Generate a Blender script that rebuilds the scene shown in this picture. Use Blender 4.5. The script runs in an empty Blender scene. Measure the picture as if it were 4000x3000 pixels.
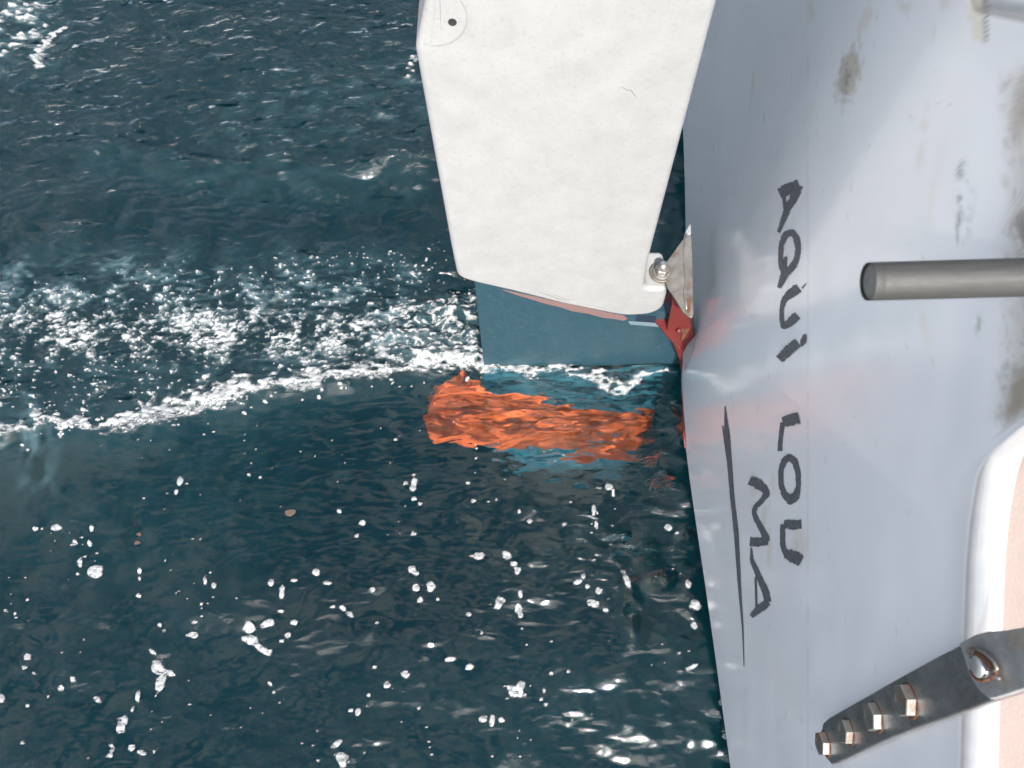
import bpy, bmesh, math
import numpy as np
from mathutils import Vector, Matrix

S = bpy.context.scene
COL = S.collection
rng = np.random.default_rng(7)

# ------------------------------------------------------------------ camera
FPX, CAMH = 3000.0, 1.55            # focal length in pixels of the 4000 px wide photo, height over the water
NADIR = (2140.0, 2900.0)            # where plumb lines meet in the picture
_d = np.array([(NADIR[0]-2000)/FPX, -(NADIR[1]-1500)/FPX, -1.0]); _d /= np.linalg.norm(_d)
_Z = -_d
_X = np.array([1.0, 0, 0]); _X -= _Z*_X.dot(_Z); _X /= np.linalg.norm(_X)
_Y = np.cross(_Z, _X)
RW = np.array([_X, _Y, _Z])         # world = RW @ cam
CC = np.array([0.0, 0.0, CAMH])
cam = bpy.data.objects.new('camera', bpy.data.cameras.new('camera'))
COL.objects.link(cam); S.camera = cam
M4 = np.eye(4); M4[:3, :3] = RW; M4[:3, 3] = CC
cam.matrix_world = Matrix(M4.tolist())
cam.data.sensor_width = 36; cam.data.lens = FPX/4000*36
cam.data.clip_start = 0.02; cam.data.clip_end = 6000
cam.data.dof.use_dof = True; cam.data.dof.focus_distance = 1.35; cam.data.dof.aperture_fstop = 11.0

# ------------------------------------------------------------------ sky and sun
SUN_DIR = Vector((0.042, -0.67, 0.74)).normalized()
SUN_E, SKY_E, EXPO = 5.0, 0.122, 1.08
w = bpy.data.worlds.new('World'); S.world = w; w.use_nodes = True
nt = w.node_tree
sky = nt.nodes.new('ShaderNodeTexSky'); sky.sky_type = 'NISHITA'; sky.sun_disc = False
sky.sun_elevation = math.asin(SUN_DIR.z)
sky.sun_rotation = math.atan2(SUN_DIR.x, SUN_DIR.y)
sky.dust_density = 2.0
tc = nt.nodes.new('ShaderNodeTexCoord')
cl = nt.nodes.new('ShaderNodeTexNoise'); cl.inputs['Scale'].default_value = 4.6; cl.inputs['Detail'].default_value = 6; cl.inputs['Roughness'].default_value = .55
nt.links.new(tc.outputs['Generated'], cl.inputs['Vector'])
cr = nt.nodes.new('ShaderNodeMapRange'); cr.inputs[1].default_value = .49; cr.inputs[2].default_value = .57; cr.inputs[4].default_value = .85
nt.links.new(cl.outputs['Fac'], cr.inputs[0])
cm = nt.nodes.new('ShaderNodeMix'); cm.data_type = 'RGBA'; cm.inputs[7].default_value = (7.4, 7.4, 7.4, 1)
nt.links.new(cr.outputs[0], cm.inputs[0]); nt.links.new(sky.outputs[0], cm.inputs[6])
# glow added round the sun to brighten the ripple reflections
dt = nt.nodes.new('ShaderNodeVectorMath'); dt.operation = 'DOT_PRODUCT'; dt.inputs[1].default_value = SUN_DIR
nt.links.new(tc.outputs['Generated'], dt.inputs[0])
gr = nt.nodes.new('ShaderNodeMapRange'); gr.interpolation_type = 'SMOOTHERSTEP'; gr.inputs[1].default_value = .86; gr.inputs[2].default_value = 1.0; gr.inputs[4].default_value = 13
nt.links.new(dt.outputs['Value'], gr.inputs[0])
ga = nt.nodes.new('ShaderNodeMix'); ga.data_type = 'RGBA'; ga.blend_type = 'ADD'; ga.inputs[0].default_value = 1
gm = nt.nodes.new('ShaderNodeVectorMath'); gm.operation = 'SCALE'; gm.inputs[0].default_value = (1, .97, .92)
nt.links.new(gr.outputs[0], gm.inputs['Scale']); nt.links.new(cm.outputs[2], ga.inputs[6]); nt.links.new(gm.outputs[0], ga.inputs[7])
nt.links.new(ga.outputs[2], nt.nodes['Background'].inputs[0])
nt.nodes['Background'].inputs[1].default_value = SKY_E
sl = bpy.data.lights.new('sun', 'SUN'); sl.energy = SUN_E; sl.angle = math.radians(0.5); sl.color = (1, 0.96, 0.90)
so = bpy.data.objects.new('sun', sl); COL.objects.link(so)
so.rotation_euler = SUN_DIR.to_track_quat('Z', 'Y').to_euler(); so.location = (0, -3, 6)
sl.cycles.is_caustics_light = True
S.view_settings.view_transform = 'Standard'; S.view_settings.look = 'None'
S.view_settings.exposure = EXPO; S.view_settings.gamma = 1
S.render.engine = 'CYCLES'
S.cycles.use_denoising = True
S.cycles.max_bounces = 8; S.cycles.transparent_max_bounces = 12
S.cycles.sample_clamp_indirect = 6

# ------------------------------------------------------------------ geometry helpers
def ray(px, py):
    return RW @ np.array([(px-2000)/FPX, -(py-1500)/FPX, -1.0])
def on_z(px, py, z=0.0):
    r = ray(px, py); return CC + r*((z-CAMH)/r[2])
def on_y(px, py, y):
    r = ray(px, py); return CC + r*(y/r[1])
def under(px, py, y):               # the point of the plane Y=y that is seen here through flat water
    p = on_z(px, py); r = ray(px, py); r = r/np.linalg.norm(r)
    h = r[:2]/1.33; z = -math.sqrt(1-h.dot(h)); q = np.array([h[0], h[1], z])
    return p + q*((y-p[1])/q[1])
def project(P):
    c = (P-CC) @ RW
    return 2000+FPX*c[..., 0]/-c[..., 2], 1500-FPX*c[..., 1]/-c[..., 2]
def sm(a, b, x):
    t = np.clip((x-a)/(b-a), 0, 1); return t*t*(3-2*t)

def link(name, me, mat=None, parent=None, smooth=True):
    o = bpy.data.objects.new(name, me); COL.objects.link(o)
    if mat: me.materials.append(mat)
    if smooth: me.polygons.foreach_set('use_smooth', [True]*len(me.polygons))
    if parent: o.parent = parent
    return o
def obj_bm(name, bm, mat, parent=None, smooth=False):
    bmesh.ops.recalc_face_normals(bm, faces=bm.faces)
    me = bpy.data.meshes.new(name); bm.to_mesh(me); bm.free()
    return link(name, me, mat, parent, smooth)
def tag(o, label=None, cat=None, group=None, kind=None):
    for k, v in (('label', label), ('category', cat), ('group', group), ('kind', kind)):
        if v: o[k] = v
    return o
def empty(name, loc, *a, **k):
    o = bpy.data.objects.new(name, None); COL.objects.link(o); o.location = loc; o.empty_display_size = .05
    return tag(o, *a, **k)
def put(o, parent):                 # parent while keeping world placement
    o.parent = parent; o.matrix_parent_inverse = Matrix.Translation(parent.location).inverted()
    return o
def prism(bm, pts, off):            # closed outline (3-D points) extruded by a vector
    off = Vector(off)
    a = [bm.verts.new(Vector(p)) for p in pts]; b = [bm.verts.new(Vector(p)+off) for p in pts]
    n = len(pts)
    bm.faces.new(a); bm.faces.new(b[::-1])
    for i in range(n): bm.faces.new((a[i], b[i], b[(i+1) % n], a[(i+1) % n]))
def bevel(o, wd, seg=3, ang=35):
    m = o.modifiers.new('bevel', 'BEVEL'); m.width = wd; m.segments = seg; m.limit_method = 'ANGLE'; m.angle_limit = math.radians(ang)
    m.harden_normals = True
    o.data.polygons.foreach_set('use_smooth', [True]*len(o.data.polygons))
    return o
def frame(axis, up=(0, 0, 1)):
    a = Vector(axis).normalized(); u = Vector(up)
    s = u.cross(a)
    if s.length < 1e-4: s = Vector((1, 0, 0)).cross(a)
    s.normalize(); return s, a.cross(s), a
def lathe(bm, c, axis, prof, n=24, rot=0.0, up=(0, 0, 1)):   # prof: (radius, height along axis)
    s, t, a = frame(axis, up); c = Vector(c); rings = []
    for r, h in prof:
        if r < 1e-6: rings.append([bm.verts.new(c+a*h)])
        else: rings.append([bm.verts.new(c+a*h+(s*math.cos(rot+2*math.pi*k/n)+t*math.sin(rot+2*math.pi*k/n))*r) for k in range(n)])
    for A, B in zip(rings, rings[1:]):
        if len(A) == 1 and len(B) == 1: continue
        for k in range(n):
            k2 = (k+1) % n
            if len(A) == 1: bm.faces.new((A[0], B[k], B[k2]))
            elif len(B) == 1: bm.faces.new((A[k], A[k2], B[0]))
            else: bm.faces.new((A[k], A[k2], B[k2], B[k]))
def tube(bm, pts, r, n=10, cap=True):
    pts = [Vector(p) for p in pts]; rings = []
    rr = r if hasattr(r, '__len__') else [r]*len(pts)
    prev = None
    for i, p in enumerate(pts):
        d = (pts[min(i+1, len(pts)-1)]-pts[max(i-1, 0)]).normalized()
        if prev is None:
            s = d.orthogonal().normalized()
        else:
            s = (prev-d*prev.dot(d)).normalized()
        prev = s; t = d.cross(s)
        rings.append([bm.verts.new(p+(s*math.cos(2*math.pi*k/n)+t*math.sin(2*math.pi*k/n))*rr[i]) for k in range(n)])
    for A, B in zip(rings, rings[1:]):
        for k in range(n): bm.faces.new((A[k], A[(k+1) % n], B[(k+1) % n], B[k]))
    if cap: bm.faces.new(rings[0][::-1]); bm.faces.new(rings[-1])

# ------------------------------------------------------------------ material helpers
def mat(name):
    m = bpy.data.materials.new(name); m.use_nodes = True
    return m, m.node_tree, m.node_tree.nodes['Principled BSDF']
def node(t, typ, **k):
    n = t.nodes.new(typ)
    for a, v in k.items():
        if a in n.inputs.keys(): n.inputs[a].default_value = v
        else: setattr(n, a, v)
    return n
def noise(t, scale, detail=4, rough=.6, vec=None, dist=0.0):
    n = node(t, 'ShaderNodeTexNoise', Scale=scale, Detail=detail, Roughness=rough, Distortion=dist)
    if vec is not None: t.links.new(vec, n.inputs['Vector'])
    return n.outputs['Fac']
def ramp(t, fac, stops):
    r = t.nodes.new('ShaderNodeValToRGB'); e = r.color_ramp.elements
    while len(e) < len(stops): e.new(.5)
    for x, (p, c) in zip(e, stops):
        x.position = p; x.color = (*c, 1) if hasattr(c, '__len__') else (c, c, c, 1)
    t.links.new(fac, r.inputs[0]); return r.outputs[0]
def mixc(t, f, a, b, mode='MIX'):
    m = node(t, 'ShaderNodeMix', data_type='RGBA', blend_type=mode)
    for s, v in ((0, f), (6, a), (7, b)):
        if hasattr(v, 'is_output'): t.links.new(v, m.inputs[s])
        elif s == 0: m.inputs[0].default_value = v
        else: m.inputs[s].default_value = (*v, 1)
    return m.outputs[2]
def math_(t, op, a, b=None, c=None):
    m = node(t, 'ShaderNodeMath', operation=op)
    for i, v in enumerate((a, b, c)):
        if v is None: continue
        if hasattr(v, 'is_output'): t.links.new(v, m.inputs[i])
        else: m.inputs[i].default_value = v
    return m.outputs[0]
def bump(t, bs, h, dist, strength=1.0):
    b = node(t, 'ShaderNodeBump', Strength=strength, Distance=dist)
    t.links.new(h, b.inputs['Height']); t.links.new(b.outputs[0], bs.inputs['Normal'])
def coords(t, scale=None):
    c = t.nodes.new('ShaderNodeTexCoord').outputs['Object']
    if scale is None: return c
    m = node(t, 'ShaderNodeMapping'); m.inputs['Scale'].default_value = scale
    t.links.new(c, m.inputs['Vector']); return m.outputs[0]

# ------------------------------------------------------------------ random fields on the water grid (FFT filtered)
NG, DX = 1024, 0.00305
X0, Y0 = -2.30, -0.56
gx = X0+DX*np.arange(NG); gy = Y0+DX*np.arange(NG)
GX, GY = np.meshgrid(gx, gy)
kx = 2*np.pi*np.fft.fftfreq(NG, DX); KX, KY = np.meshgrid(kx, kx)
def field(l0, l1, direction=None, power=2.0, ax=1.0, p=1.5, seed=0):
    """gaussian field with wavelengths l0..l1 m, optionally around a direction, stretched ax times along X; rms 1"""
    r = np.random.default_rng(seed)
    k = np.hypot(KX*ax, KY)+1e-9
    lo, hi = 2*np.pi/l1, 2*np.pi/l0
    a = k**-p*np.exp(-(lo/k)**4)*np.exp(-(k/hi)**4)
    if direction is not None:
        th = np.arctan2(KY, KX*ax)-math.radians(direction)
        a = a*(np.abs(np.cos(th))**power+.05)
    f = np.fft.ifft2(np.fft.fft2(r.standard_normal((NG, NG)))*a).real
    return (f-f.mean())/f.std()
PX, PY = project(np.stack([GX, GY, np.zeros_like(GX)], -1))

# ------------------------------------------------------------------ water
line_x = [-400, 0, 150, 300, 420, 560, 700, 900, 1200, 1500, 1700, 1880, 2000, 2130, 2330, 2420, 2590, 2660]
line_y = [1790, 1690, 1645, 1650, 1672, 1620, 1590, 1545, 1492, 1455, 1428, 1415, 1425, 1418, 1455, 1490, 1462, 1450]
LY = np.interp(PX, line_x, line_y)
DYL = PY-LY                                     # >0: nearer than the foam line
left = 1-sm(1750, 1950, PX)
wake = sm(60, -40, DYL)*sm(850, 1150, PY)*(1-sm(1800, 2000, PX))
far = 1-sm(650, 900, PY)
calm = sm(20, 80, DYL)*(1-sm(2050, 2350, PY))*(1-sm(1500, 1950, PX))
near_r = sm(20, 120, DYL)*sm(1500, 2500, PX)
# the patch of water the sun shines through to reach the blade keeps only its longer ripples as mesh
box = sm(-.72, -.38, GX)*(1-sm(.36, .46, GX))*sm(.10, .22, GY)*(1-sm(.80, .84, GY))
big = field(.28, 1.1, 75, 3, seed=1)*.0072
med = field(.09, .30, 60, 1.5, seed=2)
sml = field(.028, .10, 70, 1.0, seed=3, ax=1.25)
fin = field(.012, .035, seed=4, ax=1.3)
tur = field(.02, .16, seed=5, ax=1.4, p=1.3)
cau = field(.05, .13, 80, 1.0, seed=6, ax=1.6)
e_med = .0011+.0016*far+.0003*near_r-.0005*calm+.0006*wake
e_sml = .00045+.0008*far+.0004*near_r-.00027*calm+.0006*wake
e_fin = .00010+.00012*far+.00007*near_r-.00006*calm+.00013*wake
deepbox = box*(1-sm(.36, .52, GY))
HZ = big*(1-.62*box)+med*e_med*(1-.75*box)+(sml*e_sml+fin*e_fin+tur*(.0018*wake+.0006*far))*(1-box)+cau*.00050*(box-.72*deepbox)
n0 = field(.02, .12, ax=1.5, seed=31)
LW = np.interp(PX, [-400, 300, 600, 1200, 1900, 2600], [45, 40, 80, 60, 60, 30])
crest = np.exp(-(DYL/LW)**2)*(PX < 1950)
HZ += crest*.010*(1+.5*med)
BY = .765                                       # plane of the blade's near face
bow = np.exp(-((GY-BY+.02)/.055)**2)*sm(-.16, -.02, GX)*(1-sm(.26, .33, GX))
HZ += bow*(.010+.002*med)
splash = sm(1390, 1560, PX)*(1-sm(1862, 1885, PX))*sm(1120+(1850-PX)*.06, 1190+(1850-PX)*.1, PY)*(1-sm(1390, 1440, PY))
HZ += splash*(.018+.006*tur)
rdg_y = np.interp(PX, [-200, 300, 461, 730, 907, 999, 1076, 1230, 1460, 1690], [560, 555, 546, 596, 630, 607, 607, 653, 622, 607])
rq = PY-rdg_y+6*n0; ridge = np.where(rq < 0, np.exp(-(rq/16)**2), np.exp(-(rq/60)**2))*sm(150, 420, PX)*(1-sm(1650, 1700, PX))
slick = sm(0, 20, rq)*(1-sm(110, 230, rq))*sm(150, 420, PX)*(1-sm(1650, 1700, PX))
HZ += ridge*.012
edge = np.minimum.reduce([GX-gx[0], gx[-1]-GX, GY-gy[0], gy[-1]-GY])
taper = sm(0, .25, edge)
HZ *= taper

# foam amount (0..1) over the water, with the patterns the wake leaves
n1 = field(.02, .12, ax=1.5, seed=11); n2 = field(.009, .03, ax=1.9, seed=12); n3 = field(.06, .3, ax=.9, seed=13)
n4 = field(.004, .014, ax=1.6, seed=14); n5 = field(.03, .25, ax=.4, seed=15)
up = np.interp(PX, [-400, 200, 420, 620, 900, 1300, 1700, 1900], [28, 26, 20, 62, 62, 52, 70, 60])
dn = np.interp(PX, [-400, 150, 420, 600, 760, 900, 1300, 1700, 1900], [30, 22, 24, 60, 46, 34, 30, 26, 22])
jag = DYL+n1*15+n2*9
A = np.where(jag < 0, np.exp(-(jag/up)**2), np.exp(-(jag/dn)**2))*(PX < 1960)*(.80+.10*n1+.16*n2+.12*n4)
A = np.clip(A, 0, 1)
# torn white flecks in the churned strip above the line
band = np.exp(-((PY-(1290+.02*PX))/125)**2)*sm(-300, 200, PX)*(1-sm(1380, 1700, PX))
band2 = np.exp(-((PY-(1180+.0*PX))/260)**2)*(1-sm(1500, 1800, PX))*sm(30, -60, DYL)
fleck = .20*n1+.24*n2+.20*n3+.22*n4
A = np.maximum(A, band*(.30+.46*fleck)+band2*(.14+.36*fleck)-.03)
spk = (.62*n4+.55*n2+.25*n1+.2*n3)*sm(900, 1150, PY+.1*PX-60)*sm(40, -30, DYL)*(1-sm(1820, 1900, PX))
A = np.maximum(A, .85*sm(.95, 1.7, spk))
# the splash thrown up behind the blade
A = np.maximum(A, splash*(.40+.12*n1+.26*n2+.22*n4))
low = sm(1385, 1410, PY)*(1-sm(1440, 1475, PY))*sm(1350, 1600, PX)*(1-sm(1900, 1990, PX))
A = np.maximum(A, low*(.50+.22*n2+.15*n1+.2*n4))
# the bow wave breaking along the blade's near face
by_x = [1870, 1950, 2010, 2060, 2130, 2200, 2260, 2330, 2400, 2440, 2500, 2590, 2640]
by_y = [1424, 1434, 1448, 1460, 1440, 1440, 1470, 1484, 1508, 1518, 1482, 1466, 1458]
bwid = [30, 28, 28, 32, 20, 16, 20, 24, 28, 26, 16, 13, 7]
d = (PY-np.interp(PX, by_x, by_y)+n1*12+n2*7)/np.interp(PX, by_x, bwid)
A = np.maximum(A, np.exp(-d**2)*(PX > 1865)*(PX < 2640)*(.92+.24*n2+.20*n4))
# far corner: pale churned water and one curl of foam
cx = np.interp(PY, [95, 115, 130, 180, 220, 260, 285], [270, 245, 215, 170, 140, 155, 145])
curl = np.exp(-((PX-cx+n2*5)/17)**2)*sm(95, 115, PY)*(1-sm(262, 285, PY))
A = np.maximum(A, curl*1.0)
corner = (1-sm(100, 330, PX))*(1-sm(140, 400, PY))
A = np.maximum(A, corner*(.22+.30*n1+.25*n2)*.95)
farb = np.exp(-((PY-430-(PX-1200)*-.15)/170)**2)*sm(550, 1100, PX)*(1-sm(1750, 1900, PX))
A = np.maximum(A, farb*(.10+.30*n1+.22*n2)*.35)
tw = np.exp(-((PX-1610)/40)**2)*np.exp(-((PY-255-(1610-PX))/45)**2)
A = np.maximum(A, tw*(.35+.3*n2+.2*n1))

# separate rafts of foam bubbles drifting on the near water: x, y, half width, half height, turn
rafts = [(366,2232,28,24,0),(217,2061,26,15,-20),(139,2063,10,8,0),(166,2066,10,7,0),(308,2195,12,22,10),(298,2241,9,8,0),(329,2173,9,6,0),
(346,2120,10,16,0),(290,2119,8,8,0),(357,2063,8,18,15),(539,2229,11,14,0),(539,2256,7,12,0),(536,2325,12,10,0),(805,2270,10,17,-10),
(840,2288,14,16,-20),(790,2361,9,8,0),(824,2236,8,5,0),(1105,2314,14,32,5),(1061,2281,14,12,0),(1151,2270,20,8,0),(1102,2388,15,8,0),
(1238,2238,18,16,20),(1282,2280,20,10,0),(1417,2042,12,11,0),(1394,2095,8,8,0),(1457,2305,12,9,0),(1326,1998,14,10,0),
(980,2449,24,28,0),(1048,2436,38,16,-25),(983,2500,22,22,0),(1024,2536,38,15,35),(958,2491,16,10,0),(1150,2432,15,12,0),(1126,2480,16,12,-30),(1099,2504,14,8,0),
(607,2605,27,40,0),(588,2544,18,9,40),(621,2666,18,36,12),(658,2626,18,11,20),(617,2439,11,9,0),(631,2460,9,6,0),(753,2480,17,12,0),(760,2428,14,8,-20),
(788,2407,8,6,0),(1302,2371,15,8,-10),(1339,2375,14,12,30),(1370,2402,18,10,30),(109,2565,15,12,0),(102,2609,9,6,0),(139,2631,12,7,20),(288,2653,14,15,0),
(241,2690,14,13,0),(14,2727,22,22,0),(119,2756,10,8,0),(197,2722,8,7,0),(383,2733,20,12,40),(539,2717,11,24,10),(485,2822,18,40,22),(519,2771,8,16,15),
(441,2951,22,14,0),(447,2930,9,20,0),(522,2920,13,12,0),(563,2941,22,11,20),(610,2935,9,7,0),(105,2903,9,8,0),(1051,2670,12,7,40),(1064,2703,8,7,0),
(1088,2743,7,5,0),(1461,2605,10,9,0),(1437,2714,12,12,0),(1397,2781,11,18,15),(1319,2903,24,13,-35),(1339,2965,26,36,0),(1248,2971,11,7,0),(1366,2775,9,9,0),
(1868,2173,26,17,0),(1845,2174,18,6,0),(1980,2173,18,15,0),(2005,2203,16,10,20),(2020,2231,13,15,0),(1610,2225,16,15,0),(1630,2241,11,9,0),(1685,2292,18,20,-15),
(1627,2300,14,14,0),(1643,2344,13,12,0),(1953,2356,17,25,15),(2033,2320,13,20,-10),(2027,2375,13,20,0),(2034,2405,13,16,0),(2258,2273,24,12,-25),(2278,2253,10,14,0),
(2295,2291,12,11,0),(2315,2358,27,18,20),(2363,2383,15,10,0),(2336,2310,14,15,0),(2451,2276,15,30,-25),(2014,2703,34,22,0),(2034,2680,16,20,0),(1888,2809,22,15,0),
(1922,2820,14,24,0),(1957,2813,13,11,0),(1834,2605,17,13,-20),(1756,2575,26,10,-8),(1508,2675,18,16,-20),(1580,2634,14,13,0),(2125,2697,9,15,0),(2115,2731,11,8,0),
(2132,2751,13,8,0),(2153,2632,10,9,0),(2153,2507,10,8,0),(2220,2622,10,9,0),(2058,2519,10,6,0),(1881,2470,7,9,0),(1473,2434,10,8,0),(1458,2305,11,8,0),
(1831,2402,14,8,0),(1711,2344,10,8,0),(1617,2088,17,9,-20),(1620,1950,12,10,0),(1614,1910,16,14,0),(1642,1971,9,7,0),(2068,2039,12,11,0),(1851,1958,12,8,0),
(2610,2063,18,16,0),(2644,2084,13,8,0),(2319,1995,9,26,0),(2329,2053,8,22,-8),(2715,2361,27,26,15),(2712,2446,14,22,-20),(2688,2283,14,22,-20),(2702,2605,32,9,-25),
(2814,2744,14,14,0),(2831,2876,17,18,0),(2817,2941,14,9,0),(1677,2897,9,8,0),(1634,2766,9,7,0),(1461,2605,10,8,0),(706,1883,13,22,10),(690,1924,8,14,15),
(1618,1890,12,30,5),(1585,1888,14,7,0),(1545,1720,10,7,0),(2379,1905,20,16,0),(2340,1908,12,6,0),(2395,1925,8,20,0),(1940,1955,8,7,0),(2205,2050,10,7,0),(2030,2000,8,10,0)]
FRONT = DYL > 45
def raft(cx, cy, a, b, rot):
    global A
    q = np.abs(PX-cx) < 2.2*max(a, b)+8; q &= np.abs(PY-cy) < 2.2*max(a, b)+8
    ii = np.where(q)
    if not len(ii[0]): return
    x = PX[ii]-cx; y = PY[ii]-cy; c, s = math.cos(math.radians(rot)), math.sin(math.radians(rot))
    r = np.hypot((x*c+y*s)/(a*.92), (-x*s+y*c)/(b*.92))*(1+.13*n1[ii]+.13*n2[ii])
    A[ii] = np.maximum(A[ii], (.86+.10*n2[ii]+.10*n4[ii])*(1-sm(.7, 1.3, r)))
for r_ in rafts: raft(*r_)
for i in range(170):                            # the smallest flecks, in loose strings
    if i % 6 == 0: c0 = rng.uniform([-100, 1950], [2750, 2990])
    c = c0+rng.normal(0, [60, 48]); a = rng.uniform(1.8, 5.0)
    raft(c[0], c[1], a*rng.uniform(1, 1.6), a, 0)
for i in range(60):
    c = [rng.uniform(500, 2300), rng.uniform(1650, 2000)]; a = rng.uniform(2, 5); raft(c[0], c[1], a*1.4, a, 0)
for i in range(110):                            # drops scattered along both sides of the foam line
    x = rng.uniform(0, 1900); dy = rng.normal(30, 35); a = rng.uniform(2.5, 7)
    raft(x, np.interp(x, line_x, line_y)+dy, a*1.5, a, 0)
A = np.clip(A, 0, 1)
r6 = field(.05, .45, 115, 2.5, seed=21, p=1.6)+.25*n1; rid = np.exp(-(r6/.16)**2)
# air held just under the surface: a milky tint, with sky reflection painted into the near water
aer_sheen = np.clip(.55*wake*(.42+.3*n3+.26*n1+.26*n2)*band2*1.2+.5*corner*(.6+.3*n1)+.30*np.exp(-((PX-130-(PY-1700)*.1)/75)**2)*sm(1500, 1640, PY)*(1-sm(1850, 2020, PY))*(.7+.5*n5+.3*n1)
              +.16*np.exp(-(DYL/140)**2)*left+.22*farb*(.5+.4*n1)+.10*slick*(1+.3*n1)+.30*splash+.035*near_r*(1+.35*n5+.3*n3)+(.09*near_r+.05*calm+.05*far)*rid*sm(-.6, 1.0, n3)+.035*calm*(1+.6*n5), 0, 1)

def grid_faces(n, m):
    i = np.arange(n*m).reshape(n, m)
    return np.stack([i[:-1, :-1], i[:-1, 1:], i[1:, 1:], i[1:, :-1]], -1).reshape(-1, 4)
def mesh_np(name, V, F):
    me = bpy.data.meshes.new(name)
    V = np.ascontiguousarray(V, np.float32); F = np.ascontiguousarray(F, np.int32)
    me.vertices.add(len(V)); me.vertices.foreach_set('co', V.ravel())
    me.loops.add(F.size); me.loops.foreach_set('vertex_index', F.ravel())
    me.polygons.add(len(F)); me.polygons.foreach_set('loop_start', np.arange(0, F.size, F.shape[1], dtype=np.int32))
    me.polygons.foreach_set('use_smooth', np.ones(len(F), bool))
    me.update(calc_edges=True); me.validate(); return me
def attr(me, name, v, kind='FLOAT'):
    a = me.attributes.new(name, kind, 'POINT')
    a.data.foreach_set('value' if kind == 'FLOAT' else 'color', np.ascontiguousarray(v, np.float32).ravel())

V = np.stack([GX, GY, HZ], -1).reshape(-1, 3)
F = grid_faces(NG, NG)
B = 3000.0                                      # the same sheet goes on to the horizon
x0, x1, y0, y1 = gx[0], gx[-1], gy[0], gy[-1]
ring = np.array([[x0, y0, 0], [x1, y0, 0], [x1, y1, 0], [x0, y1, 0], [-B, -B, 0], [B, -B, 0], [B, B, 0], [-B, B, 0]])
k = NG*NG
F = np.vstack([F, [[k+4, k+5, k+1, k], [k+5, k+6, k+2, k+1], [k+6, k+7, k+3, k+2], [k+7, k+4, k, k+3]]])
me = mesh_np('water', np.vstack([V, ring]), F)
attr(me, 'air_sheen', np.concatenate([aer_sheen.ravel(), np.zeros(8)]))
bladew = sm(1560, 1680, PX)*(1-sm(2560, 2640, PX))*sm(1440, 1490, PY)*(1-sm(1900, 1990, PY))
gls = (np.exp(-((PX-2625)/38)**2-((PY-1650)/70)**2)+np.exp(-((PX-2570)/45)**2-((PY-1830)/80)**2)+np.exp(-((PX-2460)/90)**2-((PY-2150)/70)**2)+np.exp(-((PX-2465)/35)**2-((PY-2370)/80)**2)
       +np.exp(-((PX-2600)/90)**2-((PY-2265)/40)**2)+np.exp(-((PX-2690)/50)**2-((PY-2150)/120)**2))*(.7+.5*n1+.3*n3)
rip = np.clip(.55+.5*far+.55*near_r+.7*wake-.33*calm+.25*n3*(1-calm)+.5*far-.75*slick, .18, 2.2)*(1-.45*sm(2250, 2650, PY)*sm(1200, 1900, PX))*(1-.15*box)+np.clip(gls, 0, 1.5)*2.8
rip = rip*(1-.92*bladew)+.33*bladew
attr(me, 'ripple', np.concatenate([rip.ravel(), np.full(8, .8)]))
fine = np.clip(rip*(.38-.26*box)*(1-.4*sm(2350, 2650, PY))+np.clip(gls, 0, 1.5)*3.6, 0, 6)
attr(me, 'fine', np.concatenate([fine.ravel(), np.full(8, .8)]))
attr(me, 'body', np.concatenate([(.07-.055*box).ravel(), np.full(8, .07)]))
m, t, bs = mat('sea water'); t.nodes.remove(bs)
out = t.nodes['Material Output']
gl = node(t, 'ShaderNodeBsdfGlossy', Roughness=.03)
rf = node(t, 'ShaderNodeBsdfRefraction', IOR=1.33, Roughness=0.0); rf.inputs['Color'].default_value = (.97, 1, 1, 1)
df = node(t, 'ShaderNodeBsdfDiffuse')
at = node(t, 'ShaderNodeAttribute', attribute_name='air_sheen').outputs['Fac']
t.links.new(mixc(t, at, (.004, .047, .058), (.13, .20, .23)), df.inputs['Color'])
mx = t.nodes.new('ShaderNodeMixShader')
bd = node(t, 'ShaderNodeAttribute', attribute_name='body').outputs['Fac']
rp = node(t, 'ShaderNodeAttribute', attribute_name='ripple').outputs['Fac']
t.links.new(math_(t, 'MULTIPLY_ADD', at, .60, bd), mx.inputs[0])
fi = node(t, 'ShaderNodeAttribute', attribute_name='fine').outputs['Fac']
nb1 = noise(t, 1.0, .6, .4, coords(t, (27, 62, 50)), .4); nb2 = noise(t, 1.0, 3, .6, coords(t, (95, 230, 150)), .4)
mp = node(t, 'ShaderNodeMapping'); mp.inputs['Rotation'].default_value = (0, 0, math.radians(-32)); mp.inputs['Scale'].default_value = (9, 21, 10)
t.links.new(coords(t), mp.inputs['Vector'])
nb0 = noise(t, 1.0, 1.0, .4, mp.outputs[0], .8)
bb = node(t, 'ShaderNodeBump', Strength=1.0, Distance=.0085)
t.links.new(math_(t, 'ADD', math_(t, 'MULTIPLY', nb2, math_(t, 'MULTIPLY', fi, .45)), math_(t, 'MULTIPLY', math_(t, 'MULTIPLY_ADD', nb0, 1.9, math_(t, 'MULTIPLY', nb1, .62)), rp)), bb.inputs['Height'])
for q in (gl, rf, df): t.links.new(bb.outputs[0], q.inputs['Normal'])
t.links.new(rf.outputs[0], mx.inputs[1]); t.links.new(df.outputs[0], mx.inputs[2])
fr = node(t, 'ShaderNodeFresnel', IOR=1.46); t.links.new(bb.outputs[0], fr.inputs['Normal'])
m2 = t.nodes.new('ShaderNodeMixShader')
t.links.new(fr.outputs[0], m2.inputs[0]); t.links.new(mx.outputs[0], m2.inputs[1]); t.links.new(gl.outputs[0], m2.inputs[2])
t.links.new(m2.outputs[0], out.inputs[0])
water = tag(link('water', me, m), kind='structure')
water.cycles.is_caustics_caster = True
bm = bmesh.new()
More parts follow.
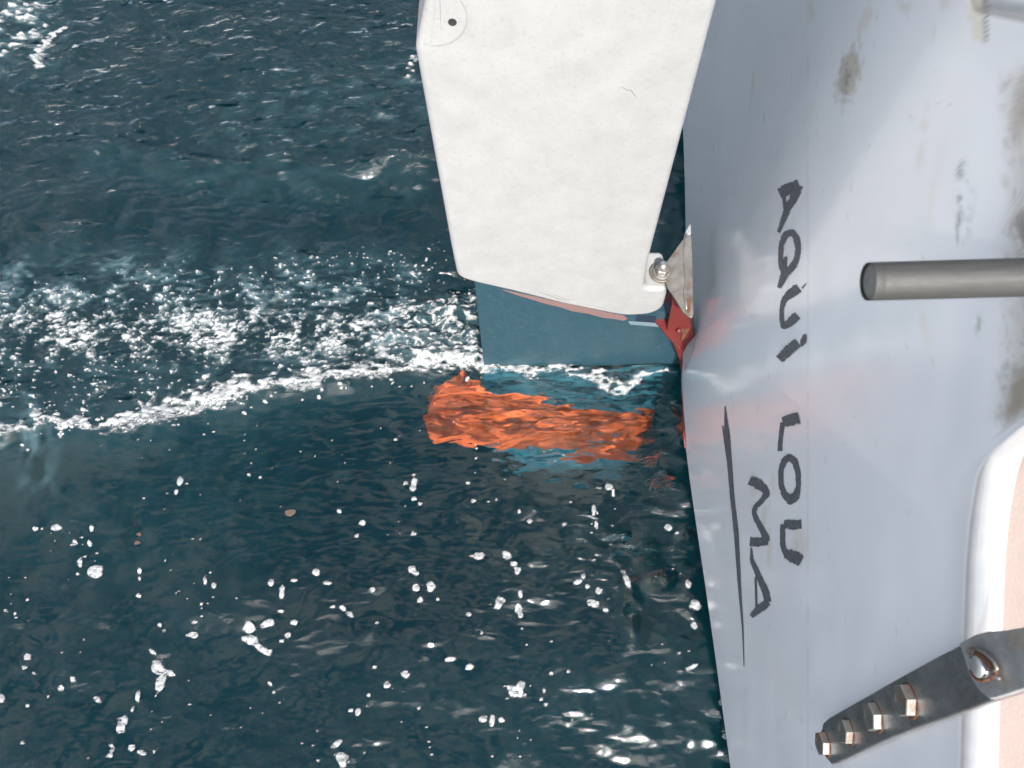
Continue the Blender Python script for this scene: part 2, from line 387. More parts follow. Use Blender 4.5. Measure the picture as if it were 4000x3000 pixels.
vs = [bm.verts.new(p) for p in ((-B, -B, -4), (B, -B, -4), (B, B, -4), (-B, B, -4))]; bm.faces.new(vs)
m, t, bs = mat('deep water'); bs.inputs['Base Color'].default_value = (.004, .044, .055, 1); bs.inputs['Roughness'].default_value = 1
bs.inputs['Specular IOR Level'].default_value = 0
tag(obj_bm('seabed', bm, m), kind='structure')

# foam lies on the water as its own layer of bubbles
fa = A*taper
dense = sm(.25, .9, fa)
FZ = HZ+.0012+dense*(.0035+.0016*n2+.0009*n4)
act = fa > .16
i = np.arange(NG*NG).reshape(NG, NG)
cell = act[:-1, :-1] | act[1:, :-1] | act[:-1, 1:] | act[1:, 1:]
FF = grid_faces(NG, NG)[cell.ravel()]
used = np.unique(FF); remap = np.full(NG*NG, -1); remap[used] = np.arange(len(used))
me = mesh_np('sea_foam', np.stack([GX, GY, FZ], -1).reshape(-1, 3)[used], remap[FF])
attr(me, 'foam', fa.ravel()[used])
m, t, bs = mat('sea foam')
bs.inputs['Base Color'].default_value = (.30, .31, .312, 1); bs.inputs['Roughness'].default_value = .35
at = node(t, 'ShaderNodeAttribute', attribute_name='foam').outputs['Fac']
co = coords(t, (260, 480, 300))
nz = noise(t, 1.0, 3, .65, co)
co2 = coords(t, (90, 150, 100))
vo = node(t, 'ShaderNodeTexVoronoi', Scale=2.2, feature='DISTANCE_TO_EDGE'); t.links.new(co2, vo.inputs['Vector'])
al = math_(t, 'ADD', at, math_(t, 'MULTIPLY_ADD', nz, .95, -.49))
al = math_(t, 'SUBTRACT', al, math_(t, 'MULTIPLY', math_(t, 'MINIMUM', vo.outputs['Distance'], .3), .45))
ra = node(t, 'ShaderNodeMapRange', interpolation_type='SMOOTHSTEP'); t.links.new(al, ra.inputs[0])
ra.inputs[1].default_value = .20; ra.inputs[2].default_value = .80
t.links.new(ra.outputs[0], bs.inputs['Alpha'])
t.links.new(mixc(t, ramp(t, nz, [(.35, 0), (.65, 1)]), (.17, .185, .195), (.29, .295, .295)), bs.inputs['Base Color'])
bump(t, bs, nz, .002, .8)
tag(link('sea_foam', me, m), 'white foam streaks and bubble rafts drifting on the dark teal water', 'foam', kind='stuff')

# ------------------------------------------------------------------ rudder
def painted(name, col, rough=.35, wear=None, wear_amt=.3, spots=None, scale=30, coat=0.0, bmp=.0004):
    m, t, bs = mat(name); co = coords(t)
    n = noise(t, scale, 6, .65, co); n_f = noise(t, scale*9, 4, .6, co)
    c = mixc(t, ramp(t, n, [(.35, 0), (.75, 1)]), col, tuple(x*.83 for x in col))
    if wear:
        c = mixc(t, math_(t, 'MULTIPLY', ramp(t, n_f, [(.55, 0), (.66, 1)]), wear_amt), c, wear)
    if spots:
        sp = noise(t, scale*22, 2, .5, co)
        c = mixc(t, ramp(t, sp, [(.70, 0), (.735, .18)]), c, spots)
    t.links.new(c, bs.inputs['Base Color'])
    t.links.new(ramp(t, n, [(.3, rough*.8), (.8, min(1, rough*1.3))]), bs.inputs['Roughness'])
    bs.inputs['Coat Weight'].default_value = coat; bs.inputs['Coat Roughness'].default_value = .08
    bump(t, bs, n_f, bmp, .6)
    return m
def rounded(pts, rad, steps=5):                 # fillet the corners of an outline given in 3-D
    out = []; n = len(pts)
    for i in range(n):
        p = Vector(pts[i]); r = rad[i] if hasattr(rad, '__len__') else rad
        if r <= 0: out.append(p); continue
        a = (Vector(pts[i-1])-p); b = (Vector(pts[(i+1) % n])-p)
        r = min(r, a.length*.45, b.length*.45); a = p+a.normalized()*r; b = p+b.normalized()*r
        for k in range(steps+1):
            s = k/steps; out.append(a*(1-s)**2+p*2*s*(1-s)+b*s*s)
    return out

HY = .742                                       # near face of the rudder head
rud = empty('rudder', (.05, .78, 0), 'white headed rudder with a blue and orange blade hung on the transom, cutting the water', 'rudder')
m_white = painted('chalky white gelcoat', (.248, .250, .249), .5, (.17, .168, .16), .40, (.14, .135, .12), 22, 0, .00015)
head_px = [(2515, 1132), (2600, 1130), (2606, 1150), (2590, 1208), (2540, 1231), (2440, 1238), (2200, 1190),
           (2000, 1140), (1850, 1106), (1787, 1085), (1762, 965), (1622, 196), (1668, -30)]
pts = [on_y(x, y, HY) for x, y in head_px]
le = on_y(2532, 1025, HY); le2 = on_y(2810, 0, HY); top = 1.22
pts += [Vector((pts[-1][0]+.045, HY, top)), Vector((le2[0]+(le2[0]-le[0])*.4, HY, top)), Vector(le)]
rad = [.018, .012, .02, .02, .02, .05, 0, 0, .05, .03, 0, .006, 0, .02, .02, .05]
bm = bmesh.new(); prism(bm, rounded(pts, rad), (0, .084, 0))
head = put(bevel(obj_bm('rudder_head', bm, m_white), .013, 5, 40), rud)
# raised round boss at the aft edge with a dark disc painted for the shade in its bolt hole
e0 = np.array(on_y(1622, 196, HY)); e1 = np.array(on_y(1668, -30, HY))
cb = on_y(1688, 62, HY); rb = np.linalg.norm(on_y(1808, 120, HY)-cb)
arc = []
for a in np.linspace(-100, 150, 40):
    arc.append(Vector((cb[0]+rb*math.cos(math.radians(a)), HY-.0022, cb[2]+rb*math.sin(math.radians(a)))))
e2 = e1+(e1-e0)*.5
ed = lambda z: e0[0]+(e1[0]-e0[0])*(z-e0[2])/(e1[2]-e0[2])+.012
arc = [p if p.x > ed(p.z) else Vector((ed(p.z), p.y, p.z)) for p in arc]
bm = bmesh.new(); prism(bm, arc, (0, .006, 0)); put(bevel(obj_bm('pivot_boss', bm, m_white), .002, 3, 30), rud)
m_dark, t, bs = mat('dark hole disc'); bs.inputs['Base Color'].default_value = (.012, .010, .010, 1); bs.inputs['Roughness'].default_value = .8
hc = on_y(1767, 87, HY-.0024)
bm = bmesh.new(); lathe(bm, hc, (0, -1, 0), [(0, .0002), (.0032, .0002), (.0042, .0008), (.005, .0002), (.0052, -.002)], 16)
put(obj_bm('bolt_hole_disc', bm, m_dark, None, True), rud)

m_scuff, t, bs = mat('grey scuff'); bs.inputs['Base Color'].default_value = (.12, .12, .115, 1); bs.inputs['Roughness'].default_value = .7
for q, r_s in (([(2425, 337), (2440, 346), (2456, 354), (2462, 350), (2472, 362), (2486, 382)], .0005), ([(2105, 1140), (2140, 1152), (2180, 1166), (2215, 1174)], .0009), ([(2135, 1146), (2170, 1154), (2228, 1172)], .0006), ([(2290, 1190), (2330, 1196), (2370, 1205)], .0004)):
    bm = bmesh.new(); tube(bm, [on_y(x, y, HY-.0001) for x, y in q], [r_s*.3]+[r_s]*(len(q)-2)+[r_s*.2], 6); put(obj_bm('scuff', bm, m_scuff, None, True), rud)
BF = BY+.0                                      # near face of the blade
m_blue = painted('faded blue antifouling', (.0135, .043, .060), .42, (.06, .085, .105), .3, (.40, .44, .44), 22)
m_tip_lit = painted('water-lit blue tip', (.09, .48, .66), .5, (.14, .52, .62), .4, None, 22)  # the blade's blue with underwater light painted into it
m_root_lit = painted('water-lit blue root', (.055, .22, .30), .5, (.09, .28, .34), .4, None, 22)  # blade blue again, brightened in colour as if lit through the water
m_org = painted('bright orange antifouling', (1.0, .19, .05), .5, (1.0, .36, .11), .5, None, 40)
bands = []
# borders between the paints, as they lie on the plane of the blade
ob_t = [(1755, 1515), (1830, 1518), (1930, 1528), (2050, 1530), (2180, 1568), (2330, 1600), (2450, 1615), (2562, 1612)]
ob_b = [(1690, 1722), (1790, 1735), (1900, 1752), (2060, 1768), (2250, 1778), (2400, 1786), (2492, 1768)]
top_c = [under(x, y, BF) for x, y in ob_t]; bot_c = [under(x, y, BF) for x, y in ob_b]
te_top = on_y(1852, 1095, BF); te_wl = on_y(1888, 1425, BF); le_wl = on_y(2655, 1435, BF)
wl_z = -.010
up_out = [te_top+np.array([-.0, 0, .06]), te_top, np.array([te_wl[0], BF, wl_z]), np.array([le_wl[0]+.002, BF, wl_z]), le_wl+np.array([.004, 0, .03]), np.array([le_wl[0], BF, .12]), np.array([.26, BF, .22]), np.array([.19, BF, .26]), np.array([.19, BF, te_top[2]+.06])]
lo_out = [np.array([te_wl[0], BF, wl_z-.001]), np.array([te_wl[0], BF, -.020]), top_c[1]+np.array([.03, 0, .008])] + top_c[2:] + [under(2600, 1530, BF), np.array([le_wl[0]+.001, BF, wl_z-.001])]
bm = bmesh.new(); prism(bm, lo_out, (0, .030, 0)); put(bevel(obj_bm('blade_root', bm, m_root_lit), .003, 2), rud)
bm = bmesh.new(); prism(bm, up_out, (0, .030, 0)); put(bevel(obj_bm('rudder_blade', bm, m_blue), .004, 2), rud)
for c in top_c+bot_c: pass
o_out = [under(1745, 1505, BF), under(1800, 1492, BF)]+[p-np.array([0, 0, .0015]) for p in top_c[1:]]+[under(2545, 1680, BF)]+bot_c[::-1]+[under(1668, 1660, BF), under(1668, 1600, BF), under(1695, 1548, BF)]
bm = bmesh.new(); prism(bm, o_out, (0, .028, 0)); put(bevel(obj_bm('orange_band', bm, m_org), .004, 2), rud)
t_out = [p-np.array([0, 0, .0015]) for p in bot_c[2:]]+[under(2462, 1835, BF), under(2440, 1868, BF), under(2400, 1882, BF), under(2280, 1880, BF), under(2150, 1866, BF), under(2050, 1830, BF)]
bm = bmesh.new(); prism(bm, t_out, (0, .026, 0)); put(bevel(obj_bm('blade_tip', bm, m_tip_lit), .004, 2), rud)
for o in rud.children: o.cycles.is_caustics_receiver = True
# worn primer showing along the foot of the head, and a dark patch painted for the shaded gap forward
m_worn = painted('worn salmon primer', (.15, .085, .08), .7, (.05, .07, .09), 1.0, (.2, .19, .18), 30)
wp = [(1960, 1132), (2100, 1162), (2300, 1205), (2440, 1235), (2452, 1246), (2435, 1253), (2400, 1246), (2350, 1241), (2300, 1226), (2240, 1217), (2190, 1201), (2130, 1187), (2080, 1171), (2020, 1153)]
bm = bmesh.new(); prism(bm, [on_y(x, y, BF-.0012) for x, y in wp], (0, .003, 0)); put(obj_bm('worn_patch', bm, m_worn), rud)
m_navy = painted('dark navy gap shade', (.008, .018, .036), .5, None)
gp = [(2490, 1232), (2560, 1236), (2570, 1262), (2482, 1256)]
bm = bmesh.new(); prism(bm, [on_y(x, y, BF-.0015) for x, y in gp], (0, .004, 0)); put(obj_bm('blade_slot_shade', bm, m_navy), rud)
m_edge = painted('pale chipped edge', (.12, .165, .19), .6, (.06, .10, .13), .8, None, 50)
gp = [(2455, 1258), (2482, 1259), (2570, 1264), (2580, 1278), (2520, 1272), (2462, 1268)]
bm = bmesh.new(); prism(bm, [on_y(x, y, BF-.0016) for x, y in gp], (0, .004, 0)); put(obj_bm('chipped_edge', bm, m_edge), rud)

# ------------------------------------------------------------------ sailboat stern
boat = empty('sailboat', (.32, .55, 0), 'white sailboat stern with a hand lettered name on its sloping transom', 'sailboat')
xk = [-.8, -.3, -.04, .126, .286, .45, .58, .72, .85, 1.0, 1.19, 1.41, 1.8, 2.4]
xv = [.372, .328, .316, .312, .307, .300, .297, .302, .320, .340, .356, .370, .39, .43]
yy = np.linspace(-.8, 2.4, 1601); xb_ = np.interp(yy, xk, xv)
ker = np.exp(-(np.arange(-60, 61)/50.)**2); ker /= ker.sum()
xb_ = np.convolve(np.pad(xb_, 60, 'edge'), ker, 'valid')
def xb(y): return np.interp(y, yy, xb_)
SL = .045
def surf(y, z):                                 # the aft face of the transom
    return xb(y)+SL*(z-.06)
def on_t(px, py, off=0.0):                      # the point of the transom seen at a place in the photo
    r = ray(px, py); lo, hi = .05, 3.0
    for _ in range(50):
        s = (lo+hi)/2; p = CC+r*s
        if p[0] < surf(p[1], p[2]): lo = s
        else: hi = s
    return CC+r*lo-np.array([1, 0, -SL])*off
BXY = [-900, -50, 60, 105, 125, 1560, 1645, 1690, 1740, 1800, 1880, 2050, 2200, 2600, 3050, 5000]
BXX = [3770, 3775, 3790, 4000, 4250, 4250, 4010, 3935, 3880, 3835, 3806, 3780, 3766, 3752, 3742, 3730]
ys = np.concatenate([np.arange(-.75, -.12, .03), np.arange(-.12, 1.75, .0034), np.arange(1.75, 2.4, .04)])
zs = np.linspace(.0, 1.40, 930)
ztop = []
for y in ys:
    P = np.stack([surf(y, zs), np.full_like(zs, y), zs], -1); px, py = project(P)
    ok = (px > np.interp(py, BXY, BXX)) & (zs > .25)
    ztop.append(zs[np.argmax(ok)] if ok.any() else 1.39)
ztop = np.array(ztop); ztop = np.minimum(ztop, np.interp(ys, [.300, .318, .354, .372], [1.38, 1.07, 1.07, 1.38]))
k = np.exp(-(np.arange(-3, 4)/1.6)**2); k /= k.sum(); ztop = np.convolve(np.pad(ztop, 3, 'edge'), k, 'valid')
zbot = .035+.02*np.clip(np.abs(ys-.68)-.12, 0, 1)
NV, RF = 300, .022
s = np.linspace(0, 1, NV)
ZT = zbot[:, None]+(ztop-zbot)[:, None]*s
YT = np.repeat(ys[:, None], NV, 1); XT = surf(YT, ZT)
prof = [(RF*(1-math.cos(a)), RF*math.sin(a)) for a in np.linspace(0, math.pi/2-.03, 9)[1:]]
XF = XT[:, -1:]+np.array([p[0] for p in prof]); ZF = ZT[:, -1:]+np.array([p[1] for p in prof])
XA, ZA = np.hstack([XT, XF]), np.hstack([ZT, ZF]); YA = np.repeat(ys[:, None], XA.shape[1], 1)
P = np.stack([XA, YA, ZA], -1)
px, py = project(P)
# gelcoat colour with its stains, and shade painted in by the deck edge
def blob(cx, cy, a, b, rot=0, soft=.5, nz=None):
    x, y = px-cx, py-cy; c, s_ = math.cos(math.radians(rot)), math.sin(math.radians(rot))
    r = np.hypot((x*c+y*s_)/a, (-x*s_+y*c)/b)
    if nz is not None: r = r*(1+nz)
    return 1-sm(1-soft, 1+soft, r)
def vnoise(sx, sy, seed):                       # smooth value noise over the panel
    r = np.random.default_rng(seed).random((64, 64)); u = (px/sx) % 63; v = (py/sy) % 63
    i, j = np.floor(u).astype(int), np.floor(v).astype(int); a, b = u-i, v-j; a = a*a*(3-2*a); b = b*b*(3-2*b)
    i1, j1 = (i+1) % 64, (j+1) % 64
    return (r[i, j]*(1-a)+r[i1, j]*a)*(1-b)+(r[i, j1]*(1-a)+r[i1, j1]*a)*b
g1, g2, g3 = vnoise(14, 22, 1), vnoise(160, 240, 2), vnoise(5, 9, 3)
g4 = vnoise(40, 60, 4)
colr = np.ones(px.shape+(3,))*np.array([.64, .65, .685])
def lay(f, c):
    global colr
    colr = colr*(1-f[..., None])+np.array(c)*f[..., None]
nn = (g1-.5)*.7+(g3-.5)*.3
lay(.30*sm(.5, .9, g2), (.66, .68, .70))
lay(.85*blob(3318, 285, 36, 100, 12, .35, nn), (.40, .345, .265))
lay(.75*blob(3302, 325, 24, 45, 15, .6, nn)*sm(.3, .7, g1), (.16, .12, .085))
lay(.5*sm(.62, .8, g3)*blob(3312, 300, 36, 90, 12, .4), (.12, .09, .07))
for a in ((3170, 45, 14, 36, 0, .5), (3385, 65, 20, 55, 18, .5), (3355, 140, 8, 30, 8, .5), (3535, 25, 22, 20, 0, .5), (3690, 15, 24, 20, 0, .5),
          (3612, 488, 14, 24, 5, .5), (3595, 610, 13, 52, 12, .5), (3622, 415, 5, 26, 4, .5), (3648, 130, 6, 40, 5, .45), (2940, 330, 7, 45, 4, .5), (2930, 410, 3, 40, 3, .4)):
    lay(a[5]*blob(*a[:5], .5, nn), (.52, .47, .38))
for a in ((3660, 690, 14, 110, 10, .2), (3640, 800, 12, 90, 4, .2), (3608, 1280, 14, 80, -12, .4), (3005, 800, 90, 220, 10, .10), (3060, 2660, 35, 130, -30, .13), (2780, 2500, 20, 90, 0, .13), (2800, 1050, 60, 160, 0, .12), (3160, 450, 14, 70, 20, .25)):
    lay(a[5]*blob(*a[:5], .7, nn), (.60, .54, .42))
for a in ((2940, 1900, 16, 42, 10), (2985, 2010, 14, 46, 5), (3020, 1880, 8, 40, 0), (3125, 2110, 22, 50, 0), (3005, 2140, 8, 60, 0)):
    lay(.5*blob(*a, .4, nn*1.4), (.56, .51, .42))
# scratches and specks
r_ = np.random.default_rng(5)
for i in range(90):
    x, y = r_.uniform(2720, 3750), r_.uniform(0, 3000); lay(r_.uniform(.25, .6)*blob(x, y, r_.uniform(1.8, 3.5), r_.uniform(4, 22), r_.uniform(-8, 14), .6), (.34, .35, .36))
# joint line and its slightly different panel
lay(.42*np.exp(-((px-3156)/2.6)**2)*sm(.15, .5, g4), (.35, .36, .38))
lay(.07*sm(3150, 3160, px), (.80, .84, .88))
# mildew line, old tape and dirt with painted recess shade by the deck edge
mil = np.interp(py, [590, 650, 720, 790, 830, 900, 980, 1010], [3775, 3748, 3742, 3750, 3745, 3740, 3752, 3748])
lay(.75*np.exp(-((px-mil-(g1-.5)*14)/(6+7*g4))**2)*sm(600, 660, py)*(1-sm(930, 1000, py))*sm(.35, .6, g1), (.10, .12, .13))
lay(.35*np.exp(-((px-3775)/30)**2)*sm(620, 700, py)*(1-sm(900, 960, py))*sm(.5, .75, g1), (.25, .30, .36))
lay(.6*np.exp(-((px-3815-(py-1200)*.12)/14)**2)*sm(1190, 1220, py)*(1-sm(1290, 1330, py))*sm(.4, .6, g1), (.16, .20, .18))
lay(.75*sm(3778, 3790, px+(py > 88)*-16)*(1-sm(3840, 3852, px))*(1-sm(155, 168, py)), (.60, .54, .43))
lay(.85*np.exp(-((px-3850-(g1-.5)*10)/8)**2)*(1-sm(150, 185, py))*sm(.2, .45, g1+.2), (.06, .07, .08))
dirt_shade = sm(3880, 3985, px+18*(g4-.5)+30*(g1-.5)-np.interp(py, [180, 330, 700, 1000, 1400, 1640], [70, -10, 15, 5, 0, -40]))*sm(190, 330, py)*(1-sm(1600, 1680, py))  # grime mixed with the recess's shading, painted in as colour
lay(.60*dirt_shade, (.40, .365, .325))
lay(.5*dirt_shade*sm(.5, .8, g1*.6+g4*.4), (.17, .15, .13))
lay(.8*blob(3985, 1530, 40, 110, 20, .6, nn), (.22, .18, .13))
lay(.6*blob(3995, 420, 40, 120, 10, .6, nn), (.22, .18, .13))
colr[:, NV:] *= .32; colr[:, NV-14:NV] *= (1-.1*np.linspace(0, 1, 14))[None, :, None]  # rounded deck edge painted darker, shade put into its colour
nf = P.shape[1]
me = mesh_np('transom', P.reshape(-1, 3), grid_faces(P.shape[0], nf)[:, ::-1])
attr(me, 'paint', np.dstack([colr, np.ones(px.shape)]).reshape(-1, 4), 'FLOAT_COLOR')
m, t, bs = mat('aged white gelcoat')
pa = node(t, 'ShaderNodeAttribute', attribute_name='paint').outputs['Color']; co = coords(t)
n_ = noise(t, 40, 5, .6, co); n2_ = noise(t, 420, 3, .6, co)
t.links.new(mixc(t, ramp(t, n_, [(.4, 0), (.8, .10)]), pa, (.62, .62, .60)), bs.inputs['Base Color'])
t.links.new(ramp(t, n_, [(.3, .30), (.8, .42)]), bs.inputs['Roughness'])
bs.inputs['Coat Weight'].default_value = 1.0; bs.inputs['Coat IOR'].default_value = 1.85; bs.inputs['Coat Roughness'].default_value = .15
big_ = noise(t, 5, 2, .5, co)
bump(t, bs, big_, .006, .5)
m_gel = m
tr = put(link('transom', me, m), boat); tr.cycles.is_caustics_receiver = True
# deck running forward from the rounded edge
dx = np.array([0, .004, .02, .06, .14, .30, .70])
XD = XF[:, -1:]+dx; ZD = ZF[:, -1:]+.0006*(dx > 0)+.03*np.clip(dx-.004, 0, 1); YD = np.repeat(ys[:, None], len(dx), 1)
me = mesh_np('deck', np.stack([XD, YD, ZD], -1).reshape(-1, 3), grid_faces(len(ys), len(dx))[:, ::-1])
m, t, bs = mat('pinkish speckled deck'); co = coords(t)
n_ = noise(t, 14, 6, .7, co); sp = noise(t, 330, 2, .5, co)
c = mixc(t, ramp(t, n_, [(.3, 0), (.75, 1)]), (.135, .098, .086), (.155, .124, .112))
c = mixc(t, ramp(t, sp, [(.66, 0), (.72, .6)]), c, (.25, .17, .14))
t.links.new(c, bs.inputs['Base Color']); bs.inputs['Roughness'].default_value = .6
bump(t, bs, sp, .0006, .7)
put(link('deck', me, m), boat)
# hull bottom turning under the transom, in red antifouling
m_red = painted('rust red antifouling', (.10, .012, .010), .5, (.05, .010, .008), .6, (.06, .02, .02), 40)
nb = 7; tt = np.linspace(0, 1, nb)
XB = surf(ys, zbot)[:, None]+.004+.9*tt**1.5; ZB = zbot[:, None]-.002-.16*tt**.7; YB = np.repeat(ys[:, None], nb, 1)
me = mesh_np('hull_bottom', np.stack([XB, YB, ZB], -1).reshape(-1, 3), grid_faces(len(ys), nb)); put(link('hull_bottom', me, m_red), boat)
# red heel strip along the foot of the transom
hp = [(2651, 1345), (2658, 1380), (2664, 1420), (2671, 1460), (2671, 1520), (2671, 1600), (2671, 1680), (2676, 1750)]
bm = bmesh.new(); tube(bm, [on_z(x, y, .042) for x, y in hp], [.006, .005, .0045, .0045, .004, .0032, .003, .0015], 8)
o = put(obj_bm('heel_strip', bm, m_red, None, True), boat)
# white fairing swelling round the foot of the bracket
bm = bmesh.new()
fp = [(2706, 1225), (2690, 1262), (2672, 1300), (2664, 1335), (2663, 1390), (2670, 1428), (2676, 1448), (2690, 1420), (2712, 1360), (2722, 1300)]
c0 = on_t(2692, 1350, .012); rim = [on_t(x, y, .0006) for x, y in fp]
vc = bm.verts.new(c0); vr = [bm.verts.new(p) for p in rim]
mid = [bm.verts.new((np.array(p)*.45+c0*.55)-np.array([.0025, 0, 0])) for p in rim]
for i in range(len(rim)):
    j = (i+1) % len(rim); bm.faces.new((vr[i], vr[j], mid[j], mid[i])); bm.faces.new((mid[i], mid[j], vc))
put(obj_bm('fairing', bm, m_white, None, True), boat)
bm = bmesh.new()
fp = [(2699, 870), (2690, 880), (2677, 905), (2668, 935), (2668, 960), (2680, 940), (2692, 915), (2701, 912)]
prism(bm, [on_z(x, y, .335) for x, y in fp], (0, 0, -.03)); put(bevel(obj_bm('fairing', bm, m_white), .003, 2), boat)

# hand painted name: each stroke a thin film of dark paint with ragged edges
m_let = painted('charcoal paint', (.062, .068, .080), .55, (.17, .18, .195), .7, None, 45)
lay_n = [0]
def stroke(bm, pts, wd, closed=False, rag=.10):
    lay_n[0] += 1; off = .0005+.00012*(lay_n[0] % 6)
    P_ = np.array(pts, float); W_ = np.array(wd, float) if hasattr(wd, '__len__') else np.full(len(P_), float(wd))
    if closed: P_ = np.vstack([P_, P_[:1]]); W_ = np.append(W_, W_[0])
    L_ = np.concatenate([[0], np.cumsum(np.hypot(*np.diff(P_, axis=0).T))])
    n = max(6, int(L_[-1]/4)); u = np.linspace(0, L_[-1], n)
    x, y, w_ = np.interp(u, L_, P_[:, 0]), np.interp(u, L_, P_[:, 1]), np.interp(u, L_, W_)
    kk = np.array([1, 2, 3, 2, 1])/9.
    if n > 9 and not closed:
        xs, ys_ = np.convolve(np.pad(x, 2, 'edge'), kk, 'valid'), np.convolve(np.pad(y, 2, 'edge'), kk, 'valid'); x[1:-1] = xs[1:-1]; y[1:-1] = ys_[1:-1]
    tx, ty = np.gradient(x), np.gradient(y); l = np.hypot(tx, ty)+1e-6; nx, ny = -ty/l, tx/l
    ra = w_*.5*(1+rag*rng.standard_normal(n)); rb_ = w_*.5*(1+rag*rng.standard_normal(n))
    if closed: ra[-1] = ra[0]; rb_[-1] = rb_[0]; nx[0] = nx[-1] = (nx[0]+nx[-1])/2; ny[0] = ny[-1] = (ny[0]+ny[-1])/2
    va = [bm.verts.new(on_t(x[i]+nx[i]*ra[i], y[i]+ny[i]*ra[i], off)) for i in range(n)]
    vb = [bm.verts.new(on_t(x[i]-nx[i]*rb_[i], y[i]-ny[i]*rb_[i], off)) for i in range(n)]
    for i in range(n-1): bm.faces.new((va[i], va[i+1], vb[i+1], vb[i]))
letters = {
 'A': [([(3123, 722), (3085, 737), (3045, 755)], [40, 46, 40]), ([(3122, 724), (3104, 770), (3078, 815), (3060, 862), (3043, 908)], [30, 32, 27, 20, 12]), ([(3064, 766), (3068, 815)], [15, 12])],
 'Q': [([(3095, 905), (3114, 932), (3119, 972), (3113, 1015), (3095, 1045), (3070, 1066), (3056, 1040), (3050, 1000), (3054, 955), (3070, 918)], [26, 24, 20, 20, 26, 30, 24, 18, 18, 26], True), ([(3072, 1062), (3056, 1098), (3044, 1124)], [30, 22, 14]), ([(3071, 1002), (3063, 1052)], [12, 22])],
 'U': [([(3121, 1124), (3094, 1143), (3064, 1170), (3054, 1209), (3055, 1250), (3062, 1276), (3088, 1260), (3117, 1232)], [38, 34, 24, 17, 18, 26, 34, 34]), ([(3151, 1106), (3134, 1126)], [3, 5])],
 'i': [([(3119, 1338), (3081, 1367), (3046, 1404)], [36, 40, 34]), ([(3148, 1306), (3141, 1328), (3133, 1352)], [12, 25, 10])],
 'L': [([(3124, 1632), (3090, 1641), (3060, 1649)], [42, 44, 36]), ([(3058, 1650), (3052, 1700), (3048, 1735), (3048, 1762)], [20, 16, 18, 20])],
 'O': [([(3085, 1784), (3108, 1806), (3119, 1850), (3120, 1900), (3112, 1935), (3092, 1952), (3066, 1932), (3053, 1895), (3051, 1840), (3063, 1802)], [30, 26, 20, 20, 30, 40, 26, 20, 20, 24], True)],
 'U ': [([(3132, 2048), (3100, 2050), (3064, 2046)], [32, 38, 32]), ([(3060, 2048), (3058, 2100), (3060, 2140), (3076, 2166)], [20, 20, 20, 26]), ([(3072, 2162), (3102, 2176), (3132, 2192)], [34, 50, 40])],
 'M': [([(2930, 1876), (2962, 1890), (2986, 1908), (2998, 1924), (2982, 1952), (2954, 1978), (2946, 2000), (2956, 2030), (2974, 2060), (2994, 2098), (2996, 2114)], [36, 38, 32, 26, 20, 18, 16, 20, 22, 26, 26]), ([(3000, 2112), (2964, 2118), (2930, 2114)], [36, 34, 34])],
 'A ': [([(2936, 2138), (2937, 2185), (2966, 2254), (2992, 2310), (3001, 2352)], [5, 16, 24, 27, 26]), ([(3003, 2352), (2972, 2374), (2936, 2408)], [30, 32, 18]), ([(2953, 2255), (2956, 2370)], [8, 8])]}
for ch, ss in letters.items():
    bm = bmesh.new()
    for s_ in ss: stroke(bm, *s_)
    o = put(obj_bm('letter', bm, m_let), boat); o['label'] = 'letter %s in dark paint' % ch.strip()
bm = bmesh.new()
stroke(bm, [(2834, 1586), (2837, 1640), (2842, 1700), (2849, 1780), (2862, 1945), (2877, 2077), (2890, 2292), (2903, 2456), (2908, 2602)], [3, 12, 21, 19, 17, 18, 12, 6, 2], False, .06)
stroke(bm, [(2824, 1663), (2834, 1720), (2843, 1800)], [4, 9, 4], False, .1)
o = put(obj_bm('painted_line', bm, m_let), boat); o['label'] = 'long tapering dark stroke under the lettering'

# ------------------------------------------------------------------ metal fittings
def metal(name, base, rough, rust=None, rust_amt=0.0, scale=60, streak=None, metallic=.85):
    m, t, bs = mat(name); co = coords(t, streak) if streak else coords(t)
    n = noise(t, scale, 6, .65, co); n2 = noise(t, scale*6, 4, .6, co)
    c = mixc(t, ramp(t, n, [(.35, 0), (.7, 1)]), base, tuple(x*.62 for x in base))
    if rust:
        c = mixc(t, math_(t, 'MULTIPLY', ramp(t, noise(t, scale*.8, 7, .7, coords(t), .6), [(.50, 0), (.66, 1)]), rust_amt), c, rust)
    t.links.new(c, bs.inputs['Base Color']); bs.inputs['Metallic'].default_value = metallic
    t.links.new(ramp(t, n2, [(.3, rough*.75), (.75, rough*1.3)]), bs.inputs['Roughness'])
    bump(t, bs, n2, .0004, .5); return m
m_brown = metal('brown stained steel', (.10, .075, .06), .6, (.16, .06, .03), .6, 60, None, .4)
m_steel = metal('weathered steel', (.225, .215, .20), .5, (.12, .065, .035), .8, 45, None, .55)
m_nut = metal('bright nut', (.46, .45, .44), .32, (.30, .20, .12), .4, 120)
m_rust = metal('flaking rust', (.12, .042, .016), .85, (.055, .022, .012), .9, 150, None, 0.0)
m_tubm = metal('dull grey tube', (.050, .050, .048), .6, None, 0, 14, (2.0, 40, 40), .35)
m_strap = metal('dark stainless strap', (.42, .42, .43), .34, (.28, .15, .06), .25, 30, None, .9)
m_ear = metal('dull zinc', (.40, .41, .42), .45, (.45, .26, .08), .45, 30, None, .6)
m_bolt = metal('grey bolt', (.20, .20, .19), .45, (.22, .10, .05), .55, 90, None, .6)

